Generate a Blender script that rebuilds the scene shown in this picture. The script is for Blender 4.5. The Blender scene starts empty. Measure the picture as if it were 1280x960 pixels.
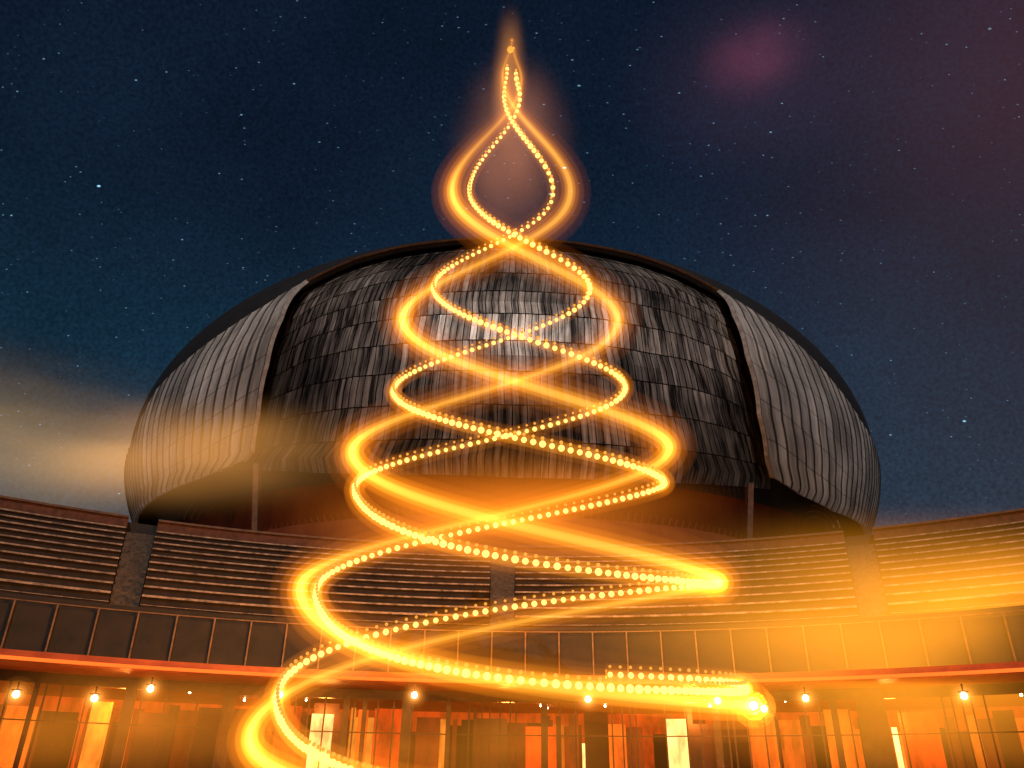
import bpy, math, random
import numpy as np
from mathutils import Vector, Matrix
random.seed(7)
scene=bpy.context.scene
# ---------------- camera ----------------
F=1000.0; TH=math.radians(27.5); ROLL=math.radians(0.75)
CAM=Vector((0,0,1.7))
ROT=Matrix.Rotation(math.pi/2+TH,3,'X')@Matrix.Rotation(ROLL,3,'Z')
cd=bpy.data.cameras.new("camera"); cam=bpy.data.objects.new("camera",cd)
scene.collection.objects.link(cam); scene.camera=cam
cam.matrix_world=Matrix.Translation(CAM)@ROT.to_4x4()
cd.sensor_width=36; cd.lens=F/1280*36; cd.clip_end=5000
def ray(px,py): return ROT@Vector(((px-640)/F,-(py-480)/F,-1)).normalized()
def at_y(px,py,y):
    d=ray(px,py); return CAM+d*(y/d.y)
def at_R(px,py,R):
    d=ray(px,py); return CAM+d*(R/math.hypot(d.x,d.y))
def azi(px,py):
    d=ray(px,py); return math.atan2(d.x,d.y)
# ---------------- helpers ----------------
def empty(name):
    e=bpy.data.objects.new(name,None); scene.collection.objects.link(e); return e
def mesh(name,verts,faces,mat,parent=None,smooth=False,uvs=None,tone=None):
    me=bpy.data.meshes.new(name); me.from_pydata([tuple(v) for v in verts],[],faces); me.update()
    if uvs is not None:
        ul=me.uv_layers.new(name="UVMap")
        for l in me.loops: ul.data[l.index].uv=uvs[l.vertex_index]
    if tone is not None:
        ca=me.color_attributes.new("tone",'FLOAT_COLOR','POINT')
        for i,t in enumerate(tone): ca.data[i].color=(t,t,t,1)
    if smooth: me.polygons.foreach_set("use_smooth",[True]*len(me.polygons))
    if mat is not None: me.materials.append(mat)
    o=bpy.data.objects.new(name,me); scene.collection.objects.link(o)
    if parent: o.parent=parent
    return o
class MB:
    def __init__(s): s.v=[];s.f=[];s.uv=[];s.t=[]
    def box(s,c,ax,ay,az,tone=.5):
        n=len(s.v)
        for k in (-1,1):
            for j in (-1,1):
                for i in (-1,1):
                    s.v.append(c+ax*i+ay*j+az*k); s.uv.append((i*ax.length+c.x,k*az.length+c.z)); s.t.append(tone)
        for f in ((0,2,3,1),(4,5,7,6),(0,1,5,4),(2,6,7,3),(0,4,6,2),(1,3,7,5)): s.f.append([n+i for i in f])
    def rbox(s,R,az,zc,hr,ht,hz,tone=.5):
        r=Vector((math.sin(az),math.cos(az),0)); t=Vector((math.cos(az),-math.sin(az),0))
        s.box(r*R+Vector((0,0,zc)),t*ht,r*hr,Vector((0,0,hz)),tone)
    def ball(s,c,r,nu=10,nv=6):
        n=len(s.v); s.v.append(c+Vector((0,0,r)))
        for j in range(1,nv):
            b=math.pi*j/nv
            for i in range(nu):
                a=2*math.pi*i/nu
                s.v.append(c+Vector((math.sin(b)*math.cos(a),math.sin(b)*math.sin(a),math.cos(b)))*r)
        s.v.append(c-Vector((0,0,r))); L=len(s.v)-1
        for i in range(nu):
            s.f.append([n,n+1+i,n+1+(i+1)%nu]); s.f.append([L,L-nu+(i+1)%nu,L-nu+i])
            for j in range(nv-2):
                p=n+1+j*nu; s.f.append([p+i,p+nu+i,p+nu+(i+1)%nu,p+(i+1)%nu])
    def ring(s,prof,a0,a1,n,close=True):
        b=len(s.v); m=len(prof); L=[0]
        for k in range(1,m): L.append(L[-1]+math.dist(prof[k],prof[k-1]))
        for i in range(n+1):
            a=a0+(a1-a0)*i/n
            for k,(R,z) in enumerate(prof):
                s.v.append(Vector((R*math.sin(a),R*math.cos(a),z))); s.uv.append((a*prof[0][0],L[k])); s.t.append(.5)
        mm=m if close else m-1
        for i in range(n):
            for k in range(mm):
                k2=(k+1)%m
                s.f.append([b+i*m+k,b+(i+1)*m+k,b+(i+1)*m+k2,b+i*m+k2])
        if close:
            s.f.append([b+k for k in range(m)]); s.f.append([b+n*m+k for k in reversed(range(m))])
    def make(s,name,mat,parent=None,smooth=False,tone=False):
        return mesh(name,s.v,s.f,mat,parent,smooth,s.uv if len(s.uv)==len(s.v) else None,s.t if tone else None)
# ---------------- materials ----------------
def newmat(name):
    m=bpy.data.materials.new(name); m.use_nodes=True; nt=m.node_tree
    return m,nt,nt.nodes,nt.links,nt.nodes.get("Principled BSDF")
def noisy(name,c1,c2,scale=1.0,rough=.7,metal=0,mapscale=(1,1,1),coord='Object',bump=.2,detail=6,tone=0,em=None,ems=0,seam=0,lo=.32,hi=.68,streak=False):
    m,nt,N,L,B=newmat(name)
    tc=N.new("ShaderNodeTexCoord"); mp=N.new("ShaderNodeMapping"); mp.inputs['Scale'].default_value=mapscale
    L.new(tc.outputs[coord],mp.inputs[0])
    no=N.new("ShaderNodeTexNoise"); no.inputs['Scale'].default_value=scale; no.inputs['Detail'].default_value=detail
    no.inputs['Roughness'].default_value=.65; L.new(mp.outputs[0],no.inputs[0])
    cr=N.new("ShaderNodeValToRGB"); cr.color_ramp.elements[0].position=lo; cr.color_ramp.elements[1].position=hi
    cr.color_ramp.elements[0].color=(*c1,1); cr.color_ramp.elements[1].color=(*c2,1)
    L.new(no.outputs[0],cr.inputs[0]); col=cr.outputs[0]
    def mul(col,f):
        vm=N.new("ShaderNodeVectorMath"); vm.operation='SCALE'; L.new(col,vm.inputs[0]); L.new(f,vm.inputs['Scale']); return vm.outputs[0]
    if tone:
        at=N.new("ShaderNodeAttribute"); at.attribute_name="tone"
        mr=N.new("ShaderNodeMapRange"); mr.inputs[3].default_value=1-tone; mr.inputs[4].default_value=1+tone*1.2
        L.new(at.outputs['Fac'],mr.inputs[0]); col=mul(col,mr.outputs[0])
    if streak: # large blotches of oxidation over the object
        n3=N.new("ShaderNodeTexNoise"); n3.inputs['Scale'].default_value=.13; n3.inputs['Detail'].default_value=5; L.new(tc.outputs['Object'],n3.inputs[0])
        m3=N.new("ShaderNodeMapRange"); m3.inputs[1].default_value=.36; m3.inputs[2].default_value=.62; m3.inputs[3].default_value=streak; m3.inputs[4].default_value=1.4
        L.new(n3.outputs[0],m3.inputs[0]); col=mul(col,m3.outputs[0])
    if seam:
        sp=N.new("ShaderNodeSeparateXYZ"); L.new(tc.outputs['UV'],sp.inputs[0])
        for ax,ww,dk in ((0,.16,.10),(1,.03,.5)):
            a=N.new("ShaderNodeMath"); a.operation='MULTIPLY'; a.inputs[1].default_value=1.0 if ax==0 else .25; L.new(sp.outputs[ax],a.inputs[0])
            p_=N.new("ShaderNodeMath"); p_.operation='PINGPONG'; p_.inputs[1].default_value=.5; L.new(a.outputs[0],p_.inputs[0])
            r=N.new("ShaderNodeMapRange"); r.inputs[1].default_value=ww*.5; r.inputs[2].default_value=ww; r.inputs[3].default_value=dk; r.inputs[4].default_value=1; L.new(p_.outputs[0],r.inputs[0]); col=mul(col,r.outputs[0])
    L.new(col,B.inputs['Base Color'])
    B.inputs['Roughness'].default_value=rough; B.inputs['Metallic'].default_value=metal
    if bump:
        bu=N.new("ShaderNodeBump"); bu.inputs['Strength'].default_value=bump; bu.inputs['Distance'].default_value=.05
        L.new(no.outputs[0],bu.inputs['Height']); L.new(bu.outputs[0],B.inputs['Normal'])
    if em:
        B.inputs['Emission Color'].default_value=(*em,1); B.inputs['Emission Strength'].default_value=ems
    return m
def emit(name,c,s):
    m,nt,N,L,B=newmat(name); N.remove(B); e=N.new("ShaderNodeEmission"); e.inputs[0].default_value=(*c,1); e.inputs[1].default_value=s
    L.new(e.outputs[0],N["Material Output"].inputs['Surface']); return m
def volem(name,c,s):
    m,nt,N,L,B=newmat(name); N.remove(B); e=N.new("ShaderNodeEmission"); e.inputs[0].default_value=(*c,1); e.inputs[1].default_value=s
    L.new(e.outputs[0],N["Material Output"].inputs['Volume']); return m
def glow_haze_mat(name,c,s,nscale=1.6,base=.0):
    m,nt,N,L,B=newmat(name); N.remove(B)
    tc=N.new("ShaderNodeTexCoord"); ln=N.new("ShaderNodeVectorMath"); ln.operation='LENGTH'; L.new(tc.outputs['Object'],ln.inputs[0])
    mr=N.new("ShaderNodeMapRange"); mr.interpolation_type='SMOOTHERSTEP'; mr.inputs[1].default_value=1; mr.inputs[2].default_value=0
    L.new(ln.outputs['Value'],mr.inputs[0])
    no=N.new("ShaderNodeTexNoise"); no.inputs['Scale'].default_value=nscale; no.inputs['Detail'].default_value=1; L.new(tc.outputs['Object'],no.inputs[0])
    nr=N.new("ShaderNodeMapRange"); nr.inputs[1].default_value=.35; nr.inputs[2].default_value=.7; nr.inputs[3].default_value=base; L.new(no.outputs[0],nr.inputs[0])
    mu=N.new("ShaderNodeMath"); mu.operation='MULTIPLY'; L.new(mr.outputs[0],mu.inputs[0]); L.new(nr.outputs[0],mu.inputs[1])
    m2=N.new("ShaderNodeMath"); m2.operation='MULTIPLY'; L.new(mu.outputs[0],m2.inputs[0]); m2.inputs[1].default_value=s
    e=N.new("ShaderNodeEmission"); e.inputs[0].default_value=(*c,1); L.new(m2.outputs[0],e.inputs[1])
    L.new(e.outputs[0],N["Material Output"].inputs['Volume']); return m
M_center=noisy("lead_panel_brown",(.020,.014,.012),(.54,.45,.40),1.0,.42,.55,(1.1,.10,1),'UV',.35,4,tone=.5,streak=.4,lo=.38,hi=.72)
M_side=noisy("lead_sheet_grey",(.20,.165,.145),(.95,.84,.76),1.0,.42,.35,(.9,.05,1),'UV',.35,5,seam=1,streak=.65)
M_rim=noisy("lead_rim_highlight",(.35,.29,.25),(.75,.66,.6),1.5,.45,.3)  # lighter lead, paints a highlight along the side shell edges
M_roof=noisy("roof_lead_dark",(.005,.004,.005),(.015,.012,.012),.5,.7,.0)
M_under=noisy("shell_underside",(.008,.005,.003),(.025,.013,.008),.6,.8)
M_drum=noisy("red_wall",(.20,.035,.010),(.36,.08,.02),.4,.8,0,(1,1,.3))
M_pier=noisy("pier_wood",(.08,.035,.018),(.2,.09,.04),2,.6)
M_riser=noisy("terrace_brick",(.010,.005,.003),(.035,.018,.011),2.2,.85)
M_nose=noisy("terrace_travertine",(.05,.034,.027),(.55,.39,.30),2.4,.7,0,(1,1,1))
M_stair=noisy("stair_stone",(.03,.02,.014),(.14,.10,.075),5,.8)
M_parapet=noisy("parapet_brick",(.07,.022,.009),(.17,.055,.025),3,.8)
M_bal=noisy("balustrade_dark",(.006,.0035,.002),(.022,.012,.007),1.5,.7)
M_post=noisy("balustrade_post",(.10,.05,.025),(.26,.14,.07),3,.5)
M_canopy=noisy("canopy_red",(.24,.04,.012),(.38,.08,.02),1.2,.5)
M_strip=emit("canopy_light_strip_red",(1,.16,.02),1.5)
M_lamp=emit("lamp_bulb",(1,.72,.35),40)
M_mull=noisy("mullion_bronze",(.02,.008,.004),(.06,.025,.01),3,.4,.5)
M_floor=noisy("foyer_floor",(.2,.1,.05),(.3,.17,.09),2,.4)
M_ground=noisy("ground_paving",(.12,.10,.09),(.28,.24,.2),.8,.8)

# ---------------- dome ----------------
hall=empty("concert_hall")
out=[(161,600),(190,490),(270,395),(390,335),(520,302),(600,295),(700,298),(800,320),(900,355),(1000,415),(1060,480),(1092,560),(1097,620)]
YC=88.0;BB=30.0
rays=[np.array(ray(*p)) for p in out]
def resid(p):
    a,c,xc,zc=p; ax=np.array([a,BB,c]); o=(np.array(CAM)-np.array([xc,YC,zc]))/ax; r=[]
    for d in rays:
        dd=d/ax; r.append(np.linalg.norm(o-dd*(o@dd)/(dd@dd))-1)
    return np.array(r)
p=np.array([41.,26.,0.,34.])
for it in range(30):
    r=resid(p); J=np.zeros((len(r),4))
    for k in range(4):
        q=p.copy(); q[k]+=1e-3; J[:,k]=(resid(q)-r)/1e-3
    p=p-np.linalg.solve(J.T@J+1e-6*np.eye(4),J.T@r)
AA,CC,XC,ZC=p
C=Vector((XC,YC,ZC))
def hit(px,py,s=1.0):
    ax=np.array([AA,BB,CC])*s; o=(np.array(CAM)-np.array(C))/ax; d=np.array(ray(px,py))/ax
    A=d@d;Bq=o@d;Cq=o@o-1; D=Bq*Bq-A*Cq
    t=(-Bq-math.sqrt(D))/A if D>0 else -Bq/A
    P=o+d*t; P/=np.linalg.norm(P)
    return math.atan2(P[0],-P[1]),math.asin(P[2])
def ell(al,be,s=1.0):
    return C+Vector((AA*s*math.cos(be)*math.sin(al),-BB*s*math.cos(be)*math.cos(al),CC*s*math.sin(be)))
def interp(x,xs,ys): return float(np.interp(x,xs,ys))
R_=math.radians
def curve(pts,s,extra=()):
    q=sorted([hit(*p_,s) for p_ in pts]+[(R_(a),R_(b)) for a,b in extra]); return [a for a,b in q],[b for a,b in q]
edge=curve([(172,545),(200,486),(235,452),(285,414),(335,382),(385,352),(440,326),(500,310),(570,301),(640,299),(720,305),(800,321),(850,339),(897,364),(950,397),(1000,436),(1040,480),(1072,525)],1.0,
    [(-180,-30),(-125,-25),(180,-30),(125,-25)])
botS=curve([(318,572),(285,585),(255,598),(215,613),(185,632),(168,660),(955,592),(1000,620),(1040,640),(1075,656),(1087,676)],1.0,[(-180,-42),(-120,-40),(180,-42),(120,-40)])
botC=curve([(300,588),(400,592),(480,594),(640,598),(800,604),(960,612)],.965,[(-90,-12),(90,-12)])
def inner(pts,s):
    q=sorted([(b,a) for a,b in (hit(*p_,s) for p_ in pts)]); return [x for x,_ in q],[y for _,y in q]
inL=inner([(300,583),(318,565),(330,520),(345,460),(362,405),(385,352)],1.0)
inR=inner([(965,600),(955,575),(940,520),(922,450),(908,400),(897,364)],1.0)
# roof
nA,nB=200,26; v=[];f=[];uv=[]
for i in range(nA):
    al=-math.pi+2*math.pi*i/nA; b0=interp(al,*edge)
    for j in range(nB+1):
        be=b0+(math.pi/2-.002-b0)*j/nB; v.append(ell(al,be,1.0)); uv.append((i*.5,j))
for i in range(nA):
    i2=(i+1)%nA
    for j in range(nB): f.append([i*(nB+1)+j,i2*(nB+1)+j,i2*(nB+1)+j+1,i*(nB+1)+j+1])
o=mesh("roof_shell",v,f,M_roof,hall,True,uv); md=o.modifiers.new("s",'SOLIDIFY'); md.thickness=.5; md.offset=-1
v=[];f=[]
for i in range(nA+1):
    al=-math.pi+2*math.pi*i/nA; b0=interp(al,*edge)
    for db,s in ((-.004,1.0),(-.004,1.006),(.004,1.006),(.004,1.0)): v.append(ell(al,b0+db,s))
for i in range(nA):
    for j in range(4): f.append([i*4+j,i*4+4+j,i*4+4+(j+1)%4,i*4+(j+1)%4])
mesh("roof_edge_trim",v,f,M_pier,hall)
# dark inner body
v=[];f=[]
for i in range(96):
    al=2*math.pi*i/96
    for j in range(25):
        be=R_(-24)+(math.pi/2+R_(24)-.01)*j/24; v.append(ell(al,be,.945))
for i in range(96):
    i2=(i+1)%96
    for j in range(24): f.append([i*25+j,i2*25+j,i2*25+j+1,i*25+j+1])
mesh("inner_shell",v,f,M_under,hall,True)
# side shells with standing seams
def inn_a(inn,be): return interp(be,*inn)
def side(name,inn,far,sg):
    nr=50; sub=6; nu=nr*sub; nv=40; v=[];f=[];uv=[]
    for i in range(nu+1):
        t=(i/nu)
        rib=1 if i%sub==0 else 0
        for j in range(nv+1):
            w=j/nv; be=R_(0); al=R_(30)*sg
            for _ in range(14):
                al=inn_a(inn,be)*(1-t)+far*t
                be=.5*be+.5*(interp(al,*botS)*(1-w)+interp(al,*edge)*w)
            s=1.006+.0028*rib+ .028*(1-t)**6*math.sin(math.pi*w)
            v.append(ell(al,be,s)); uv.append((t*nr*1.0,w*28))
    for i in range(nu):
        for j in range(nv):
            q=[i*(nv+1)+j,(i+1)*(nv+1)+j,(i+1)*(nv+1)+j+1,i*(nv+1)+j+1]
            f.append(q if sg>0 else q[::-1])
    o=mesh(name,v,f,M_side,hall,False,uv); o.data.materials.append(M_under); o.data.materials.append(M_rim)
    md=o.modifiers.new("s",'SOLIDIFY'); md.thickness=.38; md.offset=-1; md.material_offset=1; md.material_offset_rim=2
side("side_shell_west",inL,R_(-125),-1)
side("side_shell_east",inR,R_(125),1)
# centre panels
pan=MB(); NR,NC=10,76
ctone=[random.random() for _ in range(NC)]
for r in range(NR):
    rt=random.uniform(-.15,.15)
    for c in range(NC):
        base=min(1,max(0,.55*ctone[c]+.45*random.random()+rt+.35*(r/NR-.5)))  # tone rises with each row, painting the top as more lit
        def pt(u,w):
            be=.3
            al=0
            for _ in range(8):
                aL=interp(be,*inL)-R_(2.5); aR=interp(be,*inR)+R_(2.5); al=aL+(aR-aL)*u
                b0=interp(al,*botC); b1=max(interp(al,*edge)+R_(4),b0+.1); be=b0+(b1-b0)*w
            return al,be
        u0=(c+.075)/NC;u1=(c+.925)/NC;w0=(r+.015)/NR;w1=(r+.985)/NR
        n=len(pan.v); tl=random.uniform(-.0008,.0008); tl2=random.uniform(.0003,.0012)
        for jj in range(3):
            for ii in range(2):
                al,be=pt(u0+(u1-u0)*ii,w0+(w1-w0)*jj/2)
                pan.v.append(ell(al,be,.967+tl*(ii*2-1)+tl2*(1-jj))); pan.uv.append((c*1.0+ii*.9+r*3.3,r*5+jj*2.0)); pan.t.append(base)
        for jj in range(2): pan.f.append([n+jj*2,n+jj*2+1,n+jj*2+3,n+jj*2+2])
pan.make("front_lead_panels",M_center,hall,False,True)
# drum wall
v=[];f=[];n=96
for i in range(n):
    a=2*math.pi*i/n
    for z,s in ((0,.80),(ZC-CC*math.sin(R_(22)),.80),(ZC-CC*math.sin(R_(12)),.90)):
        v.append(Vector((XC+AA*s*math.sin(a),YC-BB*s*math.cos(a),z)))
for i in range(n):
    i2=(i+1)%n
    for j in range(2): f.append([i*3+j,i2*3+j,i2*3+j+1,i*3+j+1])
mesh("drum_wall",v,f,M_drum,hall,True)
pr=MB()
for (x,y0,y1) in ((322,582,668),(937,606,680),):
    top=at_y(x,y0,C.y-BB*.86); bot=at_y(x-2,y1,C.y-BB*.84); bot=top+(bot-top)*1.6
    d=(bot-top); c=(top+bot)/2
    pr.box(c,Vector((.22,0,0)),Vector((0,.5,0)),d/2)
pr.make("support_piers",M_pier,hall)
ar=MB()
for px,py,rr in ((265,650,2.6),(1020,660,2.2)):
    cpos=at_y(px,py,72)
    for k in range(3):
        R2=rr*(1-.25*k)
        pts=[cpos+Vector((R2*math.cos(math.pi*i/16),0,R2*math.sin(math.pi*i/16))) for i in range(17)]
        for q0,q1 in zip(pts,pts[1:]):
            d=(q1-q0)/2; ar.box((q0+q1)/2,d,Vector((0,.08,0)),d.cross(Vector((0,1,0))).normalized()*.06)
ar.make("arch_trusses",M_pier,hall)

# ---------------- amphitheatre ----------------
amph=empty("amphitheatre_terraces")
stairs=[azi(168,700),azi(628,740),azi(1083,720)]
stairs=[-R_(78),-R_(52)]+stairs+[R_(50),R_(76)]
R0,Z0,R1,Z1=35.0,8.05,48.4,14.6; NS=10; dR=(R1-R0)/NS; dZ=(Z1-Z0)/NS
ris=MB();nos=MB();st=MB();par=MB();cop=MB()
for k in range(len(stairs)-1):
    a0=stairs[k]+.016; a1=stairs[k+1]-.016; n=max(6,int((a1-a0)*60))
    for i in range(NS):
        R=R0+dR*i; z=Z0+dZ*i
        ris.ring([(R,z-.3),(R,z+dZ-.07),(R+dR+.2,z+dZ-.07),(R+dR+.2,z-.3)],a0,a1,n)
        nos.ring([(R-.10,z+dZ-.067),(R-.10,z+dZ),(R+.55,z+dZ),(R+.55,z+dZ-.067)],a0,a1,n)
        nos.ring([(R-.03,z+dZ*.42),(R-.03,z+dZ*.46),(R-.003,z+dZ*.46),(R-.003,z+dZ*.42)],a0,a1,n)
    par.ring([(R1+.3,Z1-.6),(R1+.3,Z1+1.0),(R1+.8,Z1+1.0),(R1+.8,Z1-.6)],a0,a1,n)
    cop.ring([(R1+.2,Z1+1.003),(R1+.2,Z1+1.12),(R1+.9,Z1+1.12),(R1+.9,Z1+1.003)],a0,a1,n)
for a in stairs:
    for i in range(NS*3):
        R=R0+dR*i/3; z=Z0+dZ*i/3
        st.ring([(R,z-1),(R,z+dZ/3),(R+dR/3,z+dZ/3),(R+dR/3,z-1)],a-.015,a+.015,2)
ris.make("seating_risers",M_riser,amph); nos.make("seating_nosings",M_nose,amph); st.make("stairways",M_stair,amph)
par.make("rim_parapet",M_parapet,amph); cop.make("rim_coping",M_pier,amph)
A0,A1=-R_(80),R_(80)
b=MB(); b.ring([(33,5.85),(33,7.55),(33.15,7.55),(33.15,5.85)],A0,A1,120); b.ring([(33.153,5.85),(33.153,7.9),(35.2,7.9),(35.2,5.85)],A0,A1,120)
b.make("balustrade_wall",M_bal,amph)
b=MB()
nP=int((A1-A0)*33/1.32)
for i in range(nP+1):
    a=A0+(A1-A0)*i/nP; b.rbox(32.93,a,6.73,.06,.028,.93)
b.ring([(32.9,7.66),(32.9,7.70),(33.02,7.70),(33.02,7.66)],A0,A1,120)
b.make("balustrade_posts",M_post,amph)
b=MB(); b.ring([(R1+.81,Z1+.9),(R1+.81,0),(R1+1.2,0),(R1+1.2,Z1+.9)],A0,A1,90); b.make("rear_wall",M_bal,amph)

# ---------------- foyer ----------------
foy=empty("foyer_building")
b=MB(); b.ring([(31.2,5.50),(31.2,5.82),(36,5.82),(42,5.82),(42,5.45),(33.6,5.45)],A0,A1,140); b.make("canopy_roof",M_canopy,foy)
b=MB(); b.ring([(31.14,5.51),(31.14,5.62),(31.19,5.62),(31.19,5.51)],A0,A1,140); b.make("canopy_light_strip",M_strip,foy)
b=MB(); b.ring([(33.2,.02),(33.2,.03),(42,.03),(42,.02)],A0,A1,90); b.make("foyer_floor",M_floor,foy)
mu=MB(); a=A0
widths=[.22,.3,.4,.5,.8,1.1,.5,.6,1.4]
while a<A1:
    w=random.choice(widths); big=random.random()<.3
    mu.rbox(33.5,a,2.7,.10 if not big else .22,.03 if not big else random.uniform(.08,.24),2.68)
    a+=w/33.5
mu.ring([(33.42,5.1),(33.42,5.44),(33.58,5.44),(33.58,5.1)],A0,A1,120)
mu.ring([(33.46,3.9),(33.46,3.94),(33.54,3.94),(33.54,3.9)],A0,A1,120)
mu.make("window_mullions",M_mull,foy)
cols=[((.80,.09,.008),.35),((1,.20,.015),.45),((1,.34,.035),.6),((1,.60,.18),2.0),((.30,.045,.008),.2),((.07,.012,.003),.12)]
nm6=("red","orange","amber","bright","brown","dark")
mats=[noisy("foyer_panel_%s"%nm,tuple(x*.25 for x in c),tuple(x*.85 for x in c),1.3,.6,0,(1.2,1.2,.45),'Object',0,3,em=c,ems=s) for nm,(c,s) in zip(nm6,cols)]  # warm interior light painted in as emission on the panels
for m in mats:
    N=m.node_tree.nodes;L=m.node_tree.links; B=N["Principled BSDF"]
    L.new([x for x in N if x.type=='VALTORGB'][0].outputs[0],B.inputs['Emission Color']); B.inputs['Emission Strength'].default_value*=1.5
mb=[MB() for _ in mats]
for layer in range(2):
    a=A0
    while a<A1:
        w=random.choice([.15,.2,.3,.4,.7,1.0,1.3]); k=random.choices(range(6),[4,4,2.5,2,7,8])[0]
        if k==3: w=random.choice([.12,.2,.4,.6])
        R=random.choice([35.5,37]) if layer==0 else random.choice([39,41])
        mb[k].rbox(R,a+w/2/R,2.5,.05,w/2,random.choice([2.0,2.3,2.6,2.4]) if k!=3 else random.choice([1.6,1.9,2.2]))
        a+=w/R*(random.choice([1,1.6,2.4]) if layer==0 else 1)
mb[0].ring([(41.6,0.03),(41.6,5.44),(41.8,5.44),(41.8,.03)],A0,A1,90)
# framed bright display windows near the glazing
for px in (402,846):
    az=azi(px,910); mb[3].rbox(34.4,az,3.1,.05,.42,1.5)
for i,m in enumerate(mb): m.make("foyer_interior_panels_%s"%nm6[i],mats[i],foy)
for i in range(9):
    az=R_(-48+12*i); l=bpy.data.lights.new("foyer_interior_lamp",'POINT'); l.energy=random.uniform(90,240); l.color=(1,.33,.05); l.shadow_soft_size=.25
    lo=bpy.data.objects.new("foyer_interior_lamp",l); lo.location=(34.9*math.sin(az),34.9*math.cos(az),4.7); scene.collection.objects.link(lo); lo.parent=foy
lb=MB(); arm=MB(); hs=[MB() for _ in range(5)]
for i in range(14):
    az=random.uniform(-.62,.62); R=random.uniform(35.5,38.5)
    lb.ball(Vector((R*math.sin(az),R*math.cos(az),5.38)),random.uniform(.03,.05),8,5)
for px,py in ((118,873),(188,861),(350,868),(518,869),(735,874),(897,876),(955,886),(1007,873),(1205,870),(20,868),(-150,850),(1400,860)):
    P=at_R(px,py,31.0); lb.ball(P,.10)
    for h,r_ in zip(hs,(.16,.23,.32,.43,.56)): h.ball(P,r_,16,10)
    arm.box(P+Vector((0,0,.25)),Vector((.02,0,0)),Vector((0,.02,0)),Vector((0,0,.12)))
    arm.box(P+Vector((0,0,.13)),Vector((.12,0,0)),Vector((0,.12,0)),Vector((0,0,.02)))
    if 0<px<1280 and px not in (955,20):
        l=bpy.data.lights.new("canopy_lamp_light",'POINT'); l.energy=60; l.color=(1,.38,.07); l.shadow_soft_size=.1
        lo=bpy.data.objects.new("canopy_lamp_light",l); lo.location=P+P.normalized()*-.3; scene.collection.objects.link(lo); lo.parent=foy
lb.make("canopy_lamps",M_lamp,foy); arm.make("canopy_lamp_brackets",M_mull,foy)
for i,(h,s) in enumerate(zip(hs,(2.2,1.2,.55,.22,.08))): h.make("lamp_glow",volem("lamp_glow",(1,.45-.04*i,.10-.02*i),s),foy,True)  # nested emission balls paint the bloom around each bulb
mesh("ground",[(-1500,-1500,0),(1500,-1500,0),(1500,1500,0),(-1500,1500,0)],[(0,1,2,3)],M_ground)

# ---------------- light spiral ----------------
tree=empty("christmas_light_spiral")
DT=22.0
def rm(py): return max(.1,(.386*(py-240)+52))*DT/F*.9
def seg(x0,y0,x1,y1,p,u1=1.0,n=60):
    pts=[]; front=x1>x0
    for i in range(n+1):
        u=i/n*u1; ph=math.pi*u
        x=(x0+x1)/2+(x0-x1)/2*math.cos(ph)
        fr=1-(1-u)**p if front else u**p
        y=y0+(y1-y0)*fr
        k=-math.sin(ph) if front else math.sin(ph)
        pts.append((x,y,k))
    return pts
def strand(segs):
    r=[]
    for s in segs:
        q=seg(*s); r+= q if not r else q[1:]
    A=np.array(r)
    for _ in range(22):
        A[1:-1]=.5*A[1:-1]+.25*(A[:-2]+A[2:])
    return [tuple(x) for x in A]
SA=strand([(634,86,630,120,1),(630,120,692,240,1.0),(692,240,540,360,.85),(540,360,784,485,1.05),(784,485,440,610,.95),(440,610,898,730,2.2),(898,730,341,875,2.2),(341,875,950,1010,3.6),(950,1010,400,1060,1.0,.4)])
SB=strand([(645,92,650,122,1),(650,122,586,240,1.0),(586,240,739,360,1.1),(739,360,489,490,.9),(489,490,834,605,1.1),(834,605,391,740,1.35),(391,740,935,865,3.3),(935,865,392,828,.55,.394)])
RA=strand([(640,50,628,95,1),(628,95,714,240,1.0),(714,240,501,400,.9),(501,400,840,560,1.1),(840,560,371,735,1.0),(371,735,943,882,2.4)])
RB=strand([(642,60,652,100,1),(652,100,564,240,1.0),(564,240,774,400,1.05),(774,400,437,565,.9),(437,565,905,730,1.3),(905,730,307,925,1.8),(307,925,960,1060,2.0)])
def w3(q): return [ (at_y(x,y,DT+k*rm(y)),k,y) for x,y,k in q]
def resample(W,step):
    out=[];acc=0;prev=W[0]
    out.append(W[0])
    for cur in W[1:]:
        L=(cur[0]-prev[0]).length; pos=0
        st_=step(cur)
        while acc+(L-pos)>=st_ and L>0:
            pos+=st_-acc; t=pos/L; acc=0
            out.append((prev[0].lerp(cur[0],t),prev[1]*(1-t)+cur[1]*t,prev[2]*(1-t)+cur[2]*t))
        acc+=L-pos; prev=cur
    return out
def tube(name,W,rad,mat):
    W=resample(W,lambda c:.16); n=len(W); nv=16; v=[];f=[]
    T=(W[1][0]-W[0][0]).normalized(); S=T.cross(Vector((0,1,0))).normalized()
    for i,(P,k,y) in enumerate(W):
        T=(W[min(i+1,n-1)][0]-W[max(i-1,0)][0]).normalized()
        S=(S-T*S.dot(T)).normalized(); U=T.cross(S); r=rad(k,y,i/n)
        for j in range(nv):
            a=2*math.pi*j/nv; v.append(P+(S*math.cos(a)+U*math.sin(a))*r)
    for i in range(n-1):
        for j in range(nv): f.append([i*nv+j,i*nv+(j+1)%nv,(i+1)*nv+(j+1)%nv,(i+1)*nv+j])
    f.append(list(range(nv))[::-1]); f.append([(n-1)*nv+j for j in range(nv)])
    mesh(name,v,f,mat,tree,True)
M_bead=emit("bead_bulb",(1,.60,.15),1.9)
M_bead2=emit("bead_bulb_small",(1,.42,.06),1.0)
beads=MB(); beads2=MB()
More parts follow.
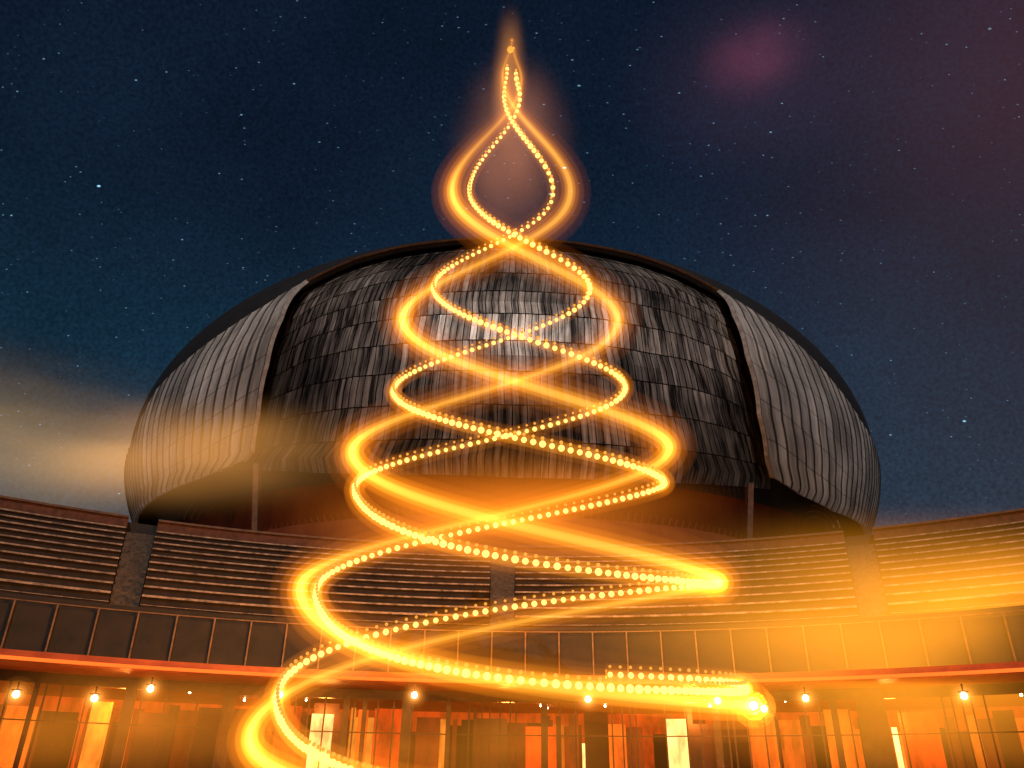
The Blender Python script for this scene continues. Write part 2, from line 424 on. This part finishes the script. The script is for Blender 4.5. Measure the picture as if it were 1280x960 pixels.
for nm,S in (("a",SA),("b",SB)):
    W=w3(S)
    def dist(c): return (c[0]-CAM).length/F
    for P,k,y in resample(W,lambda c:(8.2+4.8*min(1,max(0,(c[2]-150)/650))-c[1]*.8)*dist(c)):
        s=(P-CAM).length/F; g=min(1,max(0,(y-150)/650)); j=random.uniform(.88,1.1)
        beads.ball(P,(2.5+1.6*g-.55*k)*s*j)
        beads2.ball(P+Vector((0,0,(6+3*g)*s)),(1.5+.7*g-.3*k)*s*j,8,5)
    tube("bead_bloom_"+nm,W,lambda k,y,t:.09+.09*min(1,max(0,(y-150)/650))-.03*k,volem("bead_glow",(1,.34,.02),1.0))  # emission tubes paint the glow around and between the bulbs
    tube("bead_bloom_halo_"+nm,W,lambda k,y,t:.20+.16*min(1,max(0,(y-150)/650)),volem("bead_halo",(1,.26,.01),.22))
beads.make("bead_lights",M_bead,tree,True); beads2.make("bead_lights_small",M_bead2,tree,True)
for nm,S in (("a",RA),("b",RB)):  # nested emission tubes paint the spiral's blurred glow, not real neon
    W=w3(S)
    gg=lambda y:min(1,max(.0,(y-60)/200))
    tube("blur_ribbon_core_"+nm,W,lambda k,y,t:(.02+.09*gg(y))*(1-.35*max(k,0)),volem("ribbon_core",(1,.55,.08),1.9))
    tube("blur_ribbon_mid_"+nm,W,lambda k,y,t:(.05+.17*gg(y))*(1-.25*max(k,0)),volem("ribbon_mid",(1,.42,.03),.9))
    tube("blur_ribbon_halo_"+nm,W,lambda k,y,t:(.09+.27*gg(y))*(1-.1*max(k,0)),volem("ribbon_halo",(1,.30,.01),.34))
    tube("blur_ribbon_wide_halo_"+nm,W,lambda k,y,t:(.15+.40*gg(y)),volem("ribbon_wide",(1,.25,.01),.12))
    tube("blur_ribbon_outer_halo_"+nm,W,lambda k,y,t:(.22+.60*gg(y)),volem("ribbon_outer",(1,.22,.01),.035))
tp=MB(); tp.ball(at_y(638,62,DT),.13,12,8); tp.make("top_light",M_bead2,tree,True)
for (px,py,e) in ((640,300,900),(640,520,2600),(500,720,2400),(800,720,3200),(400,850,1200),(900,850,1800)):  # added fill lights, carry the spiral's warm light to terraces and dome
    l=bpy.data.lights.new("spiral_fill_light",'POINT'); l.energy=e; l.color=(1,.38,.06); l.shadow_soft_size=1.0
    lo=bpy.data.objects.new("spiral_fill_light",l); lo.location=at_y(px,py,DT+2); scene.collection.objects.link(lo); lo.parent=tree
# ---------------- blurred light haze, painted with emission volumes ----------------
def glow_haze(px,py,y,sx,sy,sz,mat,parent=None,tilt=0):
    b=MB(); b.ball(Vector((0,0,0)),1.0,32,18); o=b.make("painted_glow_haze",mat,parent,True)
    o.location=at_y(px,py,y); o.scale=(sx,sy,sz); o.rotation_euler=(0,tilt,0); return o
glow_haze(640,185,DT,2.8,2.0,5.6,glow_haze_mat("glow_haze_top",(.9,.32,.15),.20,1.0,.25))
glow_haze(636,95,DT,.9,.9,4.8,glow_haze_mat("glow_haze_flame",(1,.36,.07),.55,.8,.2))
glow_haze(1170,775,29,16,2.8,4.8,glow_haze_mat("glow_haze_right",(1,.34,.015),.66,1.4,.3))
glow_haze(1130,900,29.2,11,1.6,2.6,glow_haze_mat("glow_haze_right_low",(1,.33,.02),.5,1.2,.2))
glow_haze(240,565,54,17,3,5.6,glow_haze_mat("glow_haze_left",(1,.42,.09),.24,1.3,.15))
glow_haze(630,640,27,9.5,2.4,3.0,glow_haze_mat("glow_haze_mid",(1,.25,.015),.42,1.3,.25))
glow_haze(150,900,29.2,14,1.6,2.6,glow_haze_mat("glow_haze_left_low",(1,.30,.02),.40,1.5,.2))
glow_haze(620,930,29.4,10,1.4,2.0,glow_haze_mat("glow_haze_centre_low",(1,.33,.02),.3,1.5,.2))

# ---------------- world ----------------
w=bpy.data.worlds.new("World"); scene.world=w; w.use_nodes=True; nt=w.node_tree; N=nt.nodes; L=nt.links
bg=N["Background"]; outn=N["World Output"]
sky=N.new("ShaderNodeTexSky"); sky.sky_type='NISHITA'; sky.sun_disc=False; sky.sun_elevation=R_(45); sky.sun_rotation=R_(180)
bg.inputs[1].default_value=.0006; L.new(sky.outputs[0],bg.inputs[0])
tc=N.new("ShaderNodeTexCoord"); G=tc.outputs['Generated']
def math_(op,a,b=None,c=None):
    n=N.new("ShaderNodeMath"); n.operation=op
    for i,x in enumerate((a,b,c)):
        if x is None: continue
        if isinstance(x,(int,float)): n.inputs[i].default_value=x
        else: L.new(x,n.inputs[i])
    return n.outputs[0]
def scale_(col,f):
    n=N.new("ShaderNodeVectorMath"); n.operation='SCALE'
    if isinstance(col,tuple): n.inputs[0].default_value=col
    else: L.new(col,n.inputs[0])
    if isinstance(f,(int,float)): n.inputs['Scale'].default_value=f
    else: L.new(f,n.inputs['Scale'])
    return n.outputs[0]
def add_(a,b):
    n=N.new("ShaderNodeVectorMath"); n.operation='ADD'; L.new(a,n.inputs[0]); L.new(b,n.inputs[1]); return n.outputs[0]
sx=N.new("ShaderNodeSeparateXYZ"); L.new(G,sx.inputs[0])
ramp=N.new("ShaderNodeValToRGB"); e=ramp.color_ramp.elements
L.new(sx.outputs[2],ramp.inputs[0])
e[0].position=.15; e[0].color=(.035,.05,.08,1); e[1].position=.85; e[1].color=(.0035,.008,.02,1)
for pos,c in ((.32,(.014,.034,.058,1)),(.45,(.006,.025,.048,1)),(.6,(.005,.014,.032,1))):
    q=e.new(pos); q.color=c
cl=N.new("ShaderNodeTexNoise"); cl.inputs['Scale'].default_value=2.6; cl.inputs['Detail'].default_value=5; L.new(G,cl.inputs[0])
clm=N.new("ShaderNodeMapRange"); clm.inputs[1].default_value=.3; clm.inputs[2].default_value=.75; clm.inputs[3].default_value=.6; clm.inputs[4].default_value=1.35; L.new(cl.outputs[0],clm.inputs[0])
gr=N.new("ShaderNodeTexNoise"); gr.inputs['Scale'].default_value=260; gr.inputs['Detail'].default_value=2; L.new(G,gr.inputs[0])
grm=N.new("ShaderNodeMapRange"); grm.inputs[1].default_value=.3; grm.inputs[2].default_value=.7; grm.inputs[3].default_value=.7; grm.inputs[4].default_value=1.3; L.new(gr.outputs[0],grm.inputs[0])
total=scale_(scale_(ramp.outputs[0],clm.outputs[0]),grm.outputs[0])
def blob(px,py,width,col,noise=None,flat=1.0):
    d=ray(px,py)
    s=N.new("ShaderNodeVectorMath"); s.operation='SUBTRACT'; L.new(G,s.inputs[0]); s.inputs[1].default_value=d
    m=N.new("ShaderNodeVectorMath"); m.operation='MULTIPLY'; L.new(s.outputs[0],m.inputs[0]); m.inputs[1].default_value=(1,1,flat)
    ln=N.new("ShaderNodeVectorMath"); ln.operation='LENGTH'; L.new(m.outputs[0],ln.inputs[0])
    mr=N.new("ShaderNodeMapRange"); mr.interpolation_type='SMOOTHERSTEP'; mr.inputs[1].default_value=width; mr.inputs[2].default_value=0; L.new(ln.outputs['Value'],mr.inputs[0])
    v=mr.outputs[0]
    if noise: v=math_('MULTIPLY',v,noise)
    return scale_(col,v)
n2=N.new("ShaderNodeTexNoise"); n2.inputs['Scale'].default_value=3.5; n2.inputs['Detail'].default_value=3; n2.inputs['Roughness'].default_value=.4
mp=N.new("ShaderNodeMapping"); mp.inputs['Scale'].default_value=(1,1,3.2); L.new(G,mp.inputs[0]); L.new(mp.outputs[0],n2.inputs[0])
n2m=N.new("ShaderNodeMapRange"); n2m.inputs[1].default_value=.30; n2m.inputs[2].default_value=.65; L.new(n2.outputs[0],n2m.inputs[0])
n4=N.new("ShaderNodeTexNoise"); n4.inputs['Scale'].default_value=9; n4.inputs['Detail'].default_value=5; L.new(G,n4.inputs[0])
n4m=N.new("ShaderNodeMapRange"); n4m.inputs[1].default_value=.35; n4m.inputs[2].default_value=.68; L.new(n4.outputs[0],n4m.inputs[0])
total=add_(total,blob(945,75,.085,(.075,.014,.026),n4m.outputs[0],1.6))
total=add_(total,blob(945,90,.2,(.014,.006,.011),None,1.6))
total=add_(total,blob(60,545,.36,(.22,.13,.04),n2m.outputs[0],3.4))
total=add_(total,blob(20,600,.28,(.07,.05,.03),None,3.0))
total=add_(total,blob(1330,300,.5,(.022,.010,.011),None,.8))
total=add_(total,blob(1330,20,.3,(.024,.006,.007),None,1))
def stars(sc,thr,keep,strength,col,loc):
    m=N.new("ShaderNodeMapping"); m.inputs['Location'].default_value=loc; m.inputs['Rotation'].default_value=(0,.6,0); m.inputs['Scale'].default_value=(.45,1,1); L.new(G,m.inputs[0])
    vo=N.new("ShaderNodeTexVoronoi"); vo.inputs['Scale'].default_value=sc; L.new(m.outputs[0],vo.inputs[0])
    mr=N.new("ShaderNodeMapRange"); mr.inputs[1].default_value=thr; mr.inputs[2].default_value=thr*.3; L.new(vo.outputs['Distance'],mr.inputs[0])
    s=N.new("ShaderNodeSeparateColor"); L.new(vo.outputs['Color'],s.inputs[0])
    k=math_('GREATER_THAN',s.outputs[0],keep); k=math_('MULTIPLY',k,mr.outputs[0]); k=math_('MULTIPLY',k,math_('POWER',s.outputs[1],2.5))
    return scale_(col,math_('MULTIPLY',k,strength))
total=add_(total,stars(80,.07,.1,.7,(.35,.75,1.0),(0,0,0)))
total=add_(total,stars(150,.11,.1,.45,(.35,.7,1.0),(3,1,0)))
total=add_(total,stars(34,.045,.1,1.8,(.35,.8,1.0),(1,5,2)))
bg2=N.new("ShaderNodeBackground"); L.new(total,bg2.inputs[0])
ad=N.new("ShaderNodeAddShader"); L.new(bg.outputs[0],ad.inputs[0]); L.new(bg2.outputs[0],ad.inputs[1]); L.new(ad.outputs[0],outn.inputs['Surface'])
sl=bpy.data.lights.new("moon",'SUN'); sl.energy=1.2; sl.angle=R_(.5); sl.color=(1,.89,.80)
so=bpy.data.objects.new("moon",sl); scene.collection.objects.link(so)
dirv=Vector((-.05,.72,-.70)); so.rotation_euler=dirv.to_track_quat('-Z','Y').to_euler()
scene.view_settings.view_transform='Standard'; scene.view_settings.look='None'; scene.view_settings.exposure=0
